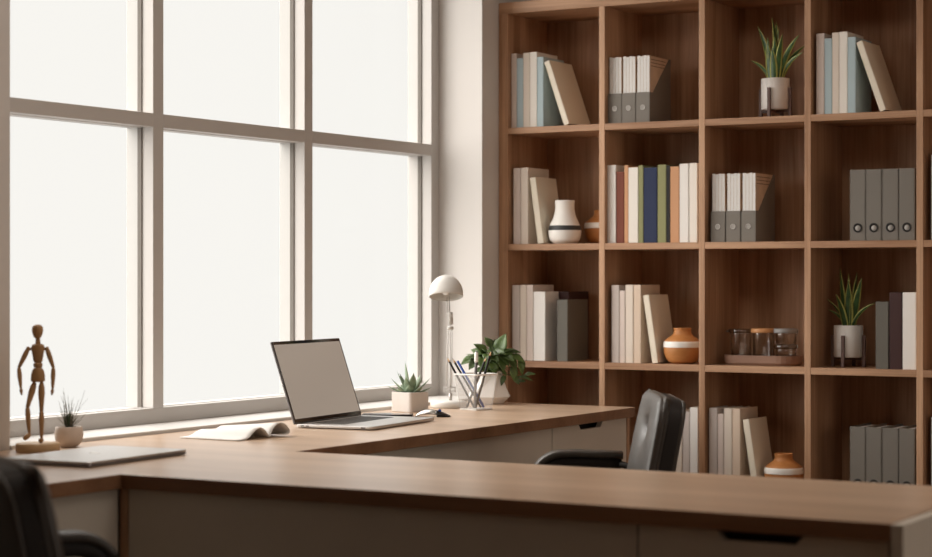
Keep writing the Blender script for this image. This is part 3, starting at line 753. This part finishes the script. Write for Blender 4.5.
# ------------------------------------------------------------------ grass plant in a round clay pot
gp = thing('potted_air_plant', 'round pale clay pot with a spiky dark grass beside the mannequin', 'potted plant', (-3.262, 3.666, DZ + .0003))
bm = B(); lathe(bm, lerp_prof([(.0165, 0), (.0220, .0025), (.0305, .012), (.0343, .026), (.0338, .040), (.0312, .0495)]) + [(.0285, .0500), (.0275, .047), (.0275, .042)], n=40)
lathe(bm, [(0, 0), (.0165, 0)], n=40); obj('pot', bm, 'pot_clay', gp)
bm = B(); lathe(bm, [(0, .043), (.0285, .042)], n=30); obj('soil', bm, 'soil', gp)
bm = B(); rnd = random.Random(5)
for i in range(46):
    az = rnd.uniform(0, 2 * PI); ln = rnd.uniform(2, 50); L = rnd.uniform(.055, .105) if ln < 25 else rnd.uniform(.03, .055)
    ribbon_leaf(bm, (rnd.uniform(-.007, .007), rnd.uniform(-.007, .007), .044), az, R(ln), L, .0015, R(rnd.uniform(-10, 30)), fold=.2, mi=(1, 1), seg=7)
for i in range(24):
    az = rnd.uniform(0, 2 * PI)
    ribbon_leaf(bm, (rnd.uniform(-.007, .007), rnd.uniform(-.007, .007), .044), az, R(rnd.uniform(2, 22)), rnd.uniform(.022, .048), .0042, R(8), fold=.3, mi=(0, 0), seg=7)
o = obj('foliage', bm, ['airplant', 'airplant_tip'], gp); solid(o, .0004)

# ------------------------------------------------------------------ laptops
def slab(bm, x0, x1, y0, y1, z0, z1, r=.010, n=5, edge=.0015):
    pl = []
    for cx, cy, a0 in ((x1 - r, y1 - r, 0), (x0 + r, y1 - r, 90), (x0 + r, y0 + r, 180), (x1 - r, y0 + r, 270)):
        for k in range(n + 1):
            a = R(a0 + 90 * k / n); pl.append((cx + r * math.cos(a), cy + r * math.sin(a)))
    cx, cy = (x0 + x1) / 2, (y0 + y1) / 2; s = lambda q: [(cx + (x - cx) * q, cy + (y - cy) * q) for x, y in pl]
    loft(bm, [(s(1 - edge / .15), z0), (pl, z0 + min(edge, (z1 - z0) * .4)), (pl, z1 - min(edge, (z1 - z0) * .4)), (s(1 - .0008 / .15), z1)])
# closed one: long side runs away from the camera along the window
LA = R(3.4)
lp = thing('closed_laptop', 'closed silver laptop lying on the desk in front of the mannequin', 'laptop', (-2.863, 3.281, DZ + .0004), LA)
LW, LD = .372, .245     # length along local Y, depth along local -X
bm = B(); slab(bm, -LD, 0, 0, LW, .0012, .0065, .012); obj('base', bm, 'alu_dk', lp)
bm = B(); slab(bm, -LD, 0, 0, LW, .0070, .0118, .012); lid = obj('lid', bm, 'alu', lp)
bm = B()
for fx in (-.02, -LD + .02):
    for fy in (.02, LW - .02): lathe(bm, [(0, 0), (.006, 0), (.007, .0014), (0, .0016)], (fx, fy, 0), 12)
obj('rubber_foot', bm, 'black_plastic', lp)
bm = B()   # small polished fruit mark in the middle of the lid, its top towards the hinge
pl = []
for k in range(40):
    a = 2 * PI * k / 40; r = .0125 * (1 - .10 * max(0, math.sin(a)) ** 6 * 2 - .08 * max(0, -math.sin(a)) ** 10)
    x, y = r * math.cos(a) * .93, r * math.sin(a)
    bx, by = .0145, .002; d = math.hypot(x - bx, y - by)
    if d < .0058: x = bx - math.sqrt(max(0, .0058 ** 2 - (y - by) ** 2))
    pl.append((x, y))
prism(bm, pl, 2, 0, .0004)
prism(bm, [(0, .0125), (.003, .0135), (.0055, .0175), (.0058, .0195), (.002, .0180), (-.0002, .0145)], 2, 0, .0004)
lg = obj('logo', bm, 'logo', lp); lg.location = (-LD / 2 - .012, LW / 2 + .01, .0119); lg.rotation_euler = (0, 0, R(90))

# open one: user side is +X, hinge at the window side
OA = R(6.0)
ol = thing('open_laptop', 'open silver laptop with a blank beige screen on the window desk', 'laptop', (-3.144, 4.446, DZ + .0004), OA)
OW, OD = .398, .240      # width along local Y, depth along local +X
bm = B(); slab(bm, 0, OD, 0, OW, .002, .0100, .012); base = obj('base', bm, 'alu', ol)
bm = B(); box(bm, .024, .131, .045, OW - .045, .0099, .0102); obj('keyboard_bed', bm, 'alu_dk', base)
bm = B()
for r_ in range(6):
    for k in range(14):
        x = .026 + r_ * .0172; y = .048 + k * .0219
        if r_ == 5 and 4 <= k <= 8:
            if k == 4: box(bm, x, x + .0145, y, y + .1065, .0101, .0109)
            continue
        box(bm, x, x + (.0145 if r_ else .009), y, y + .0185, .0101, .0109)
obj('keys', bm, 'keys', base)
bm = B(); box(bm, .140, .222, OW / 2 - .072, OW / 2 + .072, .0099, .0103); obj('trackpad', bm, 'alu', base, .0002)
bm = B(); tube(bm, [(.002, .03, .0090), (.002, OW - .03, .0090)], .004, 10); obj('hinge', bm, 'black_plastic', ol)
bm = B(); bm.free()
for q0, q1 in ((.205, .218), (.020, .030), (.035, .045)):
    bm = B(); box(bm, q0, q1, -.0006, .0004, .0045, .0075); obj('port', bm, 'shadow_gap', base)
SH = .237
bm = B()
slab(bm, -.006, 0, 0, OW, 0, SH, .0028, 3, .0008)
sc = obj('display_lid', bm, 'alu_dk', ol, 0, (.002, 0, .0098)); sc.rotation_euler = (0, -R(18.5), 0)
bm = B(); box(bm, 0, .0009, .0015, OW - .0015, .004, SH - .0015); obj('bezel', bm, 'black_gloss', sc)
bm = B(); box(bm, .0009, .0013, .007, OW - .007, .0135, SH - .0095); obj('screen', bm, 'screen', sc)

# ------------------------------------------------------------------ open magazine
om = thing('open_booklet', 'open white booklet lying with curled pages left of the open laptop', 'booklet', (-3.008, 4.009, DZ + .0003), R(-2))
def page_profile(pts, n=8): return lerp_prof(pts, n)
near = page_profile([(0, .0006), (.022, .0008), (.045, .006), (.068, .021), (.090, .027), (.108, .020), (.122, .007), (.129, .0012)], 6)
far = page_profile([(.130, .0012), (.135, .010), (.146, .024), (.166, .034), (.188, .032), (.204, .022), (.212, .013), (.208, .006), (.197, .005)], 6)
def sheet(bm, prof, x0, x1, th, skew, amp):
    n = 12; rows = []
    for i in range(n + 1):
        t = i / n; x = x0 + (x1 - x0) * t; k = 1 - amp * t
        rows.append([bm.verts.new((x, y + skew * t * (y / .13), max(.0006, z * k))) for y, z in prof])
    for a, b in zip(rows, rows[1:]):
        for k in range(len(a) - 1): f = bm.faces.new((a[k], a[k + 1], b[k + 1], b[k])); f.smooth = True
for nm, pr in (('left_pages', near), ('right_pages', far)):
    bm = B(); sheet(bm, pr, 0, -.190, 0, .0, .45)
    o = obj(nm, bm, 'paper', om); s = o.modifiers.new('thickness', 'SOLIDIFY'); s.thickness = .0022; s.offset = 1

# ------------------------------------------------------------------ phone and mouse
bm = B(); slab(bm, -.036, .036, -.075, .075, 0, .0078, .009)
ph = thing('smartphone', 'black smartphone lying flat just behind the open laptop', 'phone', (-3.164, 4.951, DZ + .0003), R(-62))
obj('case', bm, 'black_plastic', ph)
bm = B(); slab(bm, -.0345, .0345, -.0735, .0735, .0078, .0084, .008); obj('glass', bm, 'black_gloss', ph)
ms = thing('computer_mouse', 'silver and black arched computer mouse in front of the pencil cup', 'mouse', (-3.045, 5.015, DZ + .0003), R(24))
def mouse_shell(bm, x0, x1, th):
    n = 16; rows = []
    for i in range(n + 1):
        t = i / n; x = x0 + (x1 - x0) * t; s = (x + .052) / .104
        h = .003 + .019 * math.sin(PI * min(1, max(0, s)) ** .8) ** .9; wd = .026 * (math.sin(PI * (.12 + .76 * s)) ** .5)
        row = []
        for k in range(11):
            u = -1 + k / 5; row.append(bm.verts.new((x, u * wd, h * (1 - .55 * abs(u) ** 2.2))))
        rows.append(row)
    for a, b in zip(rows, rows[1:]):
        for k in range(10): f = bm.faces.new((a[k], a[k + 1], b[k + 1], b[k])); f.smooth = True
bm = B(); mouse_shell(bm, -.052, .010, 0); o = obj('palm_shell', bm, 'chrome', ms); s = o.modifiers.new('t', 'SOLIDIFY'); s.thickness = .003; s.offset = -1
bm = B(); mouse_shell(bm, .0102, .052, 0); o = obj('button_shell', bm, 'black_gloss', ms); s = o.modifiers.new('t', 'SOLIDIFY'); s.thickness = .003; s.offset = -1
bm = B(); tube(bm, [(.020, -.003, .0175), (.020, .003, .0175)], .005, 14); obj('scroll_wheel', bm, 'pencil_blue', ms)
bm = B(); slab(bm, .012, .048, -.020, .020, 0, .005, .008); obj('foot_plate', bm, 'black_plastic', ms)

# ------------------------------------------------------------------ succulent in a square pot
sp = thing('succulent', 'grey green spiky succulent in a square taupe pot behind the laptop', 'potted plant', (-3.233, 5.188, DZ + .0003), R(-12))
def rsq(h, r, n=5):
    p = []
    for sx, sy, a0 in ((1, 1, 0), (-1, 1, 90), (-1, -1, 180), (1, -1, 270)):
        for k in range(n + 1): a = R(a0 + 90 * k / n); p.append((sx * (h - r) + r * math.cos(a), sy * (h - r) + r * math.sin(a)))
    return p
bm = B(); loft(bm, [(rsq(.0420, .010), 0), (rsq(.0430, .010), .0015), (rsq(.0430, .010), .059), (rsq(.0423, .010), .060), (rsq(.0385, .008), .060), (rsq(.0385, .008), .050)]); obj('pot', bm, 'pot_taupe', sp)
bm = B(); prism(bm, rsq(.0382, .008), 2, .0485, .0505); obj('soil', bm, 'soil', sp)
bm = B(); rnd = random.Random(11)
def fat_leaf(bm, base, az, el, L, wd):
    d = Vector((math.cos(az) * math.cos(el), math.sin(az) * math.cos(el), math.sin(el))); s = Vector((-math.sin(az), math.cos(az), 0)); u = s.cross(d) * -1
    rows = []; n = 12; b = Vector(base)
    for i in range(n + 1):
        t = i / n; ww = wd * (.62 + .9 * t - 1.0 * t * t - .52 * t ** 6) * (1 - t ** 5) + .0003; th = ww * (.42 if t < .7 else .42)
        c = b + d * (L * t) + u * (-.10 * L * math.sin(PI * t * .5) ** 2 * (.6 if el < 1 else .1))
        ring = [bm.verts.new(c + s * (ww / 2 * math.cos(a)) + u * (th / 2 * math.sin(a) * (1.0 if math.sin(a) < 0 else .35))) for a in [2 * PI * k / 12 for k in range(12)]]
        rows.append(ring)
    for a_, b_ in zip(rows, rows[1:]):
        for k in range(12): f = bm.faces.new((a_[k], a_[(k + 1) % 12], b_[(k + 1) % 12], b_[k])); f.smooth = True
    bm.faces.new(rows[-1]); bm.faces.new(rows[0][::-1])
# world azimuths: 30 = image right, 210 = image left, 300 = towards the camera
for az, el, L, wd, off in ((30, 26, .062, .020, .012), (210, 28, .068, .018, .012), (255, 34, .048, .020, .014), (345, 38, .052, .022, .014), (300, 52, .044, .026, .012), (325, 72, .072, .026, .006),
                       (275, 66, .062, .022, .006), (215, 48, .072, .018, .008), (35, 46, .078, .018, .008), (170, 60, .075, .018, .006), (240, 82, .106, .018, .002),
                       (110, 40, .065, .020, .010), (70, 60, .072, .020, .006), (150, 32, .060, .020, .010), (10, 58, .066, .020, .008), (200, 64, .082, .013, .006), (300, 24, .036, .020, .016)):
    a = R(az + 12); fat_leaf(bm, (off * math.cos(a), off * math.sin(a), .052), a, R(el), L, wd * 1.32)
obj('leaves', bm, 'succ', sp)

# ------------------------------------------------------------------ desk lamp
dl = thing('desk_lamp', 'white desk lamp with a dome shade and thin rod arms in the window corner', 'lamp', (-3.222, 5.402, DZ + .0003))
sr = Vector((.863, .505, 0)); fr = Vector((.505, -.863, 0))
def lpnt(a, z, b=0): v = sr * a + fr * b; return Vector((v.x, v.y, z))
bm = B(); lathe(bm, [(0, 0), (.056, 0), (.058, .002), (.058, .014), (.055, .019), (.045, .022), (0, .023)], n=48); obj('base', bm, 'lamp', dl)
bm = B(); tube(bm, [lpnt(.006, .022), lpnt(.006, .045)], .0052, 12); obj('socket', bm, 'steel', dl)
bm = B()
for dx in (-.006, .010): tube(bm, [lpnt(dx, .058), lpnt(dx * .8 + .002, .246)], .0014, 6)
tube(bm, [lpnt(.005, .045), lpnt(.005, .09), lpnt(.004, .24)], .0018, 6); obj('lower_arm', bm, 'steel', dl)
bm = B()
for z in (.052, .064): tube(bm, [lpnt(-.015, z, .003), lpnt(.022, z, .003)], .0013, 6)
for dx in (-.014, .021):
    bq = [lpnt(dx + .0028 * math.cos(a), .049 + .018 * a / (8 * PI), .003 + .0028 * math.sin(a)) for a in [8 * PI * i / 64 for i in range(65)]]
    tube(bm, bq, .0007, 5)
obj('spring', bm, 'steel', dl)
bm = B(); rbox(bm, lpnt(.006, .252), (.020, .010, .010), .003, 4, rot=Matrix.Rotation(R(30), 3, 'Z')); tube(bm, [lpnt(-.003, .254, .008), lpnt(.012, .254, .008)], .004, 8); obj('elbow', bm, 'lamp', dl)
bm = B(); sweep_rect(bm, [lpnt(.006, .262), lpnt(.0035, .304)], .010, .009, (.505, -.863, 0)); tube(bm, [lpnt(-.006, .298, 0), lpnt(.004, .300, 0)], .003, 8); cl_ = obj('clamp', bm, 'lamp', dl)
bm = B(); sweep_rect(bm, [lpnt(.0095, .264, -.001), lpnt(.0075, .302, -.001)], .004, .011, (.505, -.863, 0)); obj('clamp_plate', bm, 'steel', cl_)
bm = B(); tube(bm, [lpnt(-.005, .300), lpnt(-.005, .352)], .0014, 6); tube(bm, [lpnt(.003, .300), lpnt(.0015, .352)], .0016, 6); obj('upper_arm', bm, 'steel', dl)
# shade: dome tipped a little towards the room
bm = B(); rr = .0545; prf = [(0, .064)]
for k in range(1, 13): a = R(90 - 7.5 * k); prf.append((rr * math.cos(a), .002 + .062 * math.sin(a)))
prf.append((rr, -.006)); inn = [(r - .0016 if r > 0 else 0, z - .0012) for r, z in prf[::-1]]; inn[-1] = (0, .0625)
lathe(bm, prf + inn, n=56); sh = obj('shade', bm, 'lamp', dl); sh.location = lpnt(-.008, .358, .004)
sh.rotation_euler = Matrix.Rotation(R(15), 3, Vector((.863, .505, 0))).to_euler() if False else Matrix.Rotation(R(-15), 3, Vector((.863, .505, 0))).to_euler()
bm = B(); lathe(bm, [(0, -.001), (.008, .001), (.0130, .008), (.0140, .014), (.0120, .022), (.008, .030), (.007, .056), (0, .057)], n=28); obj('bulb', bm, 'bulb', sh)

# ------------------------------------------------------------------ pencil cup with pencils
pc = thing('pencil_cup', 'square translucent white mesh pencil cup on the desk', 'pencil cup', (-3.094, 5.355, DZ + .0003), R(-14))
hb, ht, HH = .0368, .0495, .111
bm = B(); loft(bm, [(rsq(hb, .004, 3), .003), (rsq(ht, .005, 3), HH)], cap0=False, cap1=False)
o = obj('mesh_side', bm, 'mesh_cup', pc)
bm = B(); prism(bm, rsq(hb, .004, 3), 2, 0, .0035); obj('bottom', bm, 'rim_white', pc)
bm = B(); pl = [(x, y, HH) for x, y in rsq(ht, .006, 4)]; pl.append(pl[0]); tube(bm, pl, .0025, 8, caps=False); obj('rim', bm, 'rim_white', pc)
bm = B()
def pencil(label, p0, p1, r, body_m, tip='pencil', group='pencils in the mesh cup'):
    """p0 bottom, p1 tip in the cup's neighbourhood (a sideways, z, b towards camera)"""
    base_ = Vector((-3.100, 5.352, DZ + .0003))
    A = base_ + lpnt(*p0); T_ = base_ + lpnt(*p1); d = (T_ - A); L = d.length; dn = d.normalized()
    t = thing('pencil', label, 'pencil', A, 0, group)
    n = 6 if tip == 'pencil' else 14
    bm = B(); tube(bm, [Vector(), dn * (L - (.016 if tip == 'pencil' else .0))], r, n)
    for f in bm.faces: f.smooth = (n > 6)
    obj('shaft', bm, body_m, t)
    if tip == 'pencil':
        bm = B(); tube(bm, [dn * (L - .016), dn * (L - .004)], [r, r * .3], 12); tp = obj('sharpened_tip', bm, 'pencil_wood', t)
        bm = B(); tube(bm, [dn * (L - .0041), dn * L], [r * .32, r * .05], 8); obj('lead', bm, 'graphite', tp)
    elif tip == 'round':
        bm = B(); tube(bm, [dn * L * .80, dn * L * .84, dn * L * .97, dn * (L + .001)], [r * 1.02, r * 1.3, r * 1.3, r * .5], 16); obj('cap', bm, 'pencil_white', t)
    return t
K = .003105
def u(px): return (px - 474.9) * K
def zz(py): return (411 - py) * K
def zs(py): return .0045
pencil('black pencil leaning out furthest left of the mesh cup', (u(475), .0075, .0050), (u(447.8), zz(358.3), .0050), .0036, 'pencil_black')
pencil('black pencil second from left, close to the blue one', (u(482), .0062, -.0025), (u(453.2), zz(359.5), -.0025), .0036, 'pencil_black')
pencil('blunt blue pencil leaning left in the mesh cup', (u(485), .0062, -.0112), (u(458.2), zz(362.3), -.0112), .0040, 'pencil_blue', 'flat')
pencil('dark pen with a white rounded cap standing upright in the mesh cup', (u(475.7), .0062, .0235), (u(477.4), zz(352.0), .0235), .0046, 'pencil_grey', 'round')
pencil('black pencil leaning right, shorter of the two right ones', (u(468), .0062, -.0190), (u(487.6), zz(358.0), -.0190), .0036, 'pencil_black')
pencil('black pencil leaning furthest right with the highest tip', (u(476.5), .0062, .0142), (u(492.3), zz(351.5), .0142), .0037, 'pencil_black')
bm.free()

# ------------------------------------------------------------------ pothos in a faceted pot
pp = thing('potted_pothos', 'leafy green pothos in a faceted off-white pot at the end of the window desk', 'potted plant', (-3.200, 5.628, DZ + .0003))
bm = B(); n = 7
def ngon(r, ph=0): return [(r * math.cos(2 * PI * k / n + ph), r * math.sin(2 * PI * k / n + ph)) for k in range(n)]
loft(bm, [(ngon(.046), 0), (ngon(.073), .024), (ngon(.038, PI / n), .104), (ngon(.034, PI / n), .104), (ngon(.036, PI / n), .085)]); obj('pot', bm, 'pot_white', pp)
bm = B(); prism(bm, ngon(.0355, PI / n), 2, .084, .088); obj('soil', bm, 'soil', pp)
bm = B(); sb = B(); rnd = random.Random(4)
def heart(bm, tipdir, nrm, pos, L, wd):
    """leaf from stalk point pos along tipdir; surface normal nrm"""
    d = tipdir.normalized(); nv = (nrm - d * nrm.dot(d)).normalized(); s = d.cross(nv)
    rows = []
    for t, ww in ((-.06, .30), (.02, .62), (.15, .92), (.32, 1.0), (.52, .86), (.72, .56), (.88, .25), (1.0, .02)):
        c = pos + d * (L * t) + nv * (-L * .22 * t * t)
        row = []
        for q in (-1, -.5, 0, .5, 1):
            row.append(bm.verts.new(c + s * (q * ww * wd / 2) + nv * (.16 * wd * ww * abs(q)) + (d * (-.10 * L) if (abs(q) > .8 and t < 0) else Vector())))
        rows.append(row)
    for a, b in zip(rows, rows[1:]):
        for k in range(4): f = bm.faces.new((a[k], a[k + 1], b[k + 1], b[k])); f.smooth = True
KP = .003245; ctr = 487.0
def pv(px, py, b): return lpnt((px - ctr) * KP, (405.0 - py) * KP, b)
lv = [ # px, py of the leaf centre on the photo's scale, depth offset, tip direction (right, up, toward camera), size
 (499, 344, -.01, (.25, 1, 0), .055, .042), (478, 349, .02, (-.6, .6, .3), .042, .030), (484, 352, .03, (.2, .2, .8), .042, .034), (490, 357, .04, (.5, -.2, .7), .044, .036),
 (472, 357, .03, (-1, .1, .3), .042, .024), (464, 361, .02, (-.9, -.4, .3), .040, .024), (470, 364, .04, (-.5, -.6, .5), .038, .028), (480, 362, .05, (-.2, -.5, .8), .040, .034),
 (499, 363, .04, (.3, -.8, .5), .046, .036), (503, 353, .01, (.9, .2, .2), .040, .030), (510, 352, .00, (1, .1, .2), .044, .020), (516, 359, .01, (.9, -.35, .2), .044, .026),
 (510, 364, .02, (.6, -.7, .3), .046, .030), (519, 368, .01, (.3, -.95, .1), .040, .026), (511, 374, .02, (.1, -1, .1), .040, .024), (500, 381, .03, (-.4, -.8, .4), .030, .016),
 (514, 381, .01, (.5, -.7, .2), .028, .018), (524, 379, .00, (.95, -.15, .1), .038, .014), (528, 375, -.01, (.95, .2, .1), .030, .014), (519, 382, .0, (.7, .1, .3), .024, .014),
 (492, 347, -.02, (.0, .8, -.2), .040, .032), (486, 343, -.02, (-.4, .7, 0), .034, .026), (482, 368, .05, (.1, -.9, .5), .032, .026), (491, 368, .05, (.3, -.8, .5), .036, .028),
 (474, 352, .00, (-.6, .3, -.2), .036, .028), (495, 353, .03, (.6, .3, .5), .040, .034), (506, 358, .03, (.6, -.2, .6), .040, .032), (487, 372, .04, (0, -.7, .6), .028, .02)]
top = Vector((0, 0, .088))
for px, py, b, td, L, wd in lv:
    c = pv(px, py, b); d = (sr * td[0] + Vector((0, 0, td[1])) + fr * td[2]).normalized()
    p0 = c - d * L * .5
    nr = (fr * .7 + Vector((0, 0, .8)) + sr * rnd.uniform(-.4, .4)).normalized()
    heart(bm, d, nr, p0, L * 1.12, wd * 1.2)
    m1 = top.lerp(p0, .5) + Vector((0, 0, .012 if p0.z > .08 else .04)); tube(sb, [top + Vector((rnd.uniform(-.015, .015), rnd.uniform(-.015, .015), 0)), m1, p0], .0011, 5)
for k in range(46):
    a = rnd.uniform(0, 2 * PI); rad_ = rnd.uniform(.01, .05); c = Vector((math.cos(a) * rad_, math.sin(a) * rad_, rnd.uniform(.11, .165)))
    d = Vector((math.cos(a), math.sin(a), rnd.uniform(-.5, .6))).normalized(); heart(bm, d, Vector((0, 0, 1)) + d * .2, c, rnd.uniform(.03, .045), rnd.uniform(.022, .032))
    tube(sb, [top, top.lerp(c, .6), c], .0010, 5)
o = obj('foliage', bm, 'leaf', pp); solid(o, .0006); obj('stems', sb, 'leaf', pp)
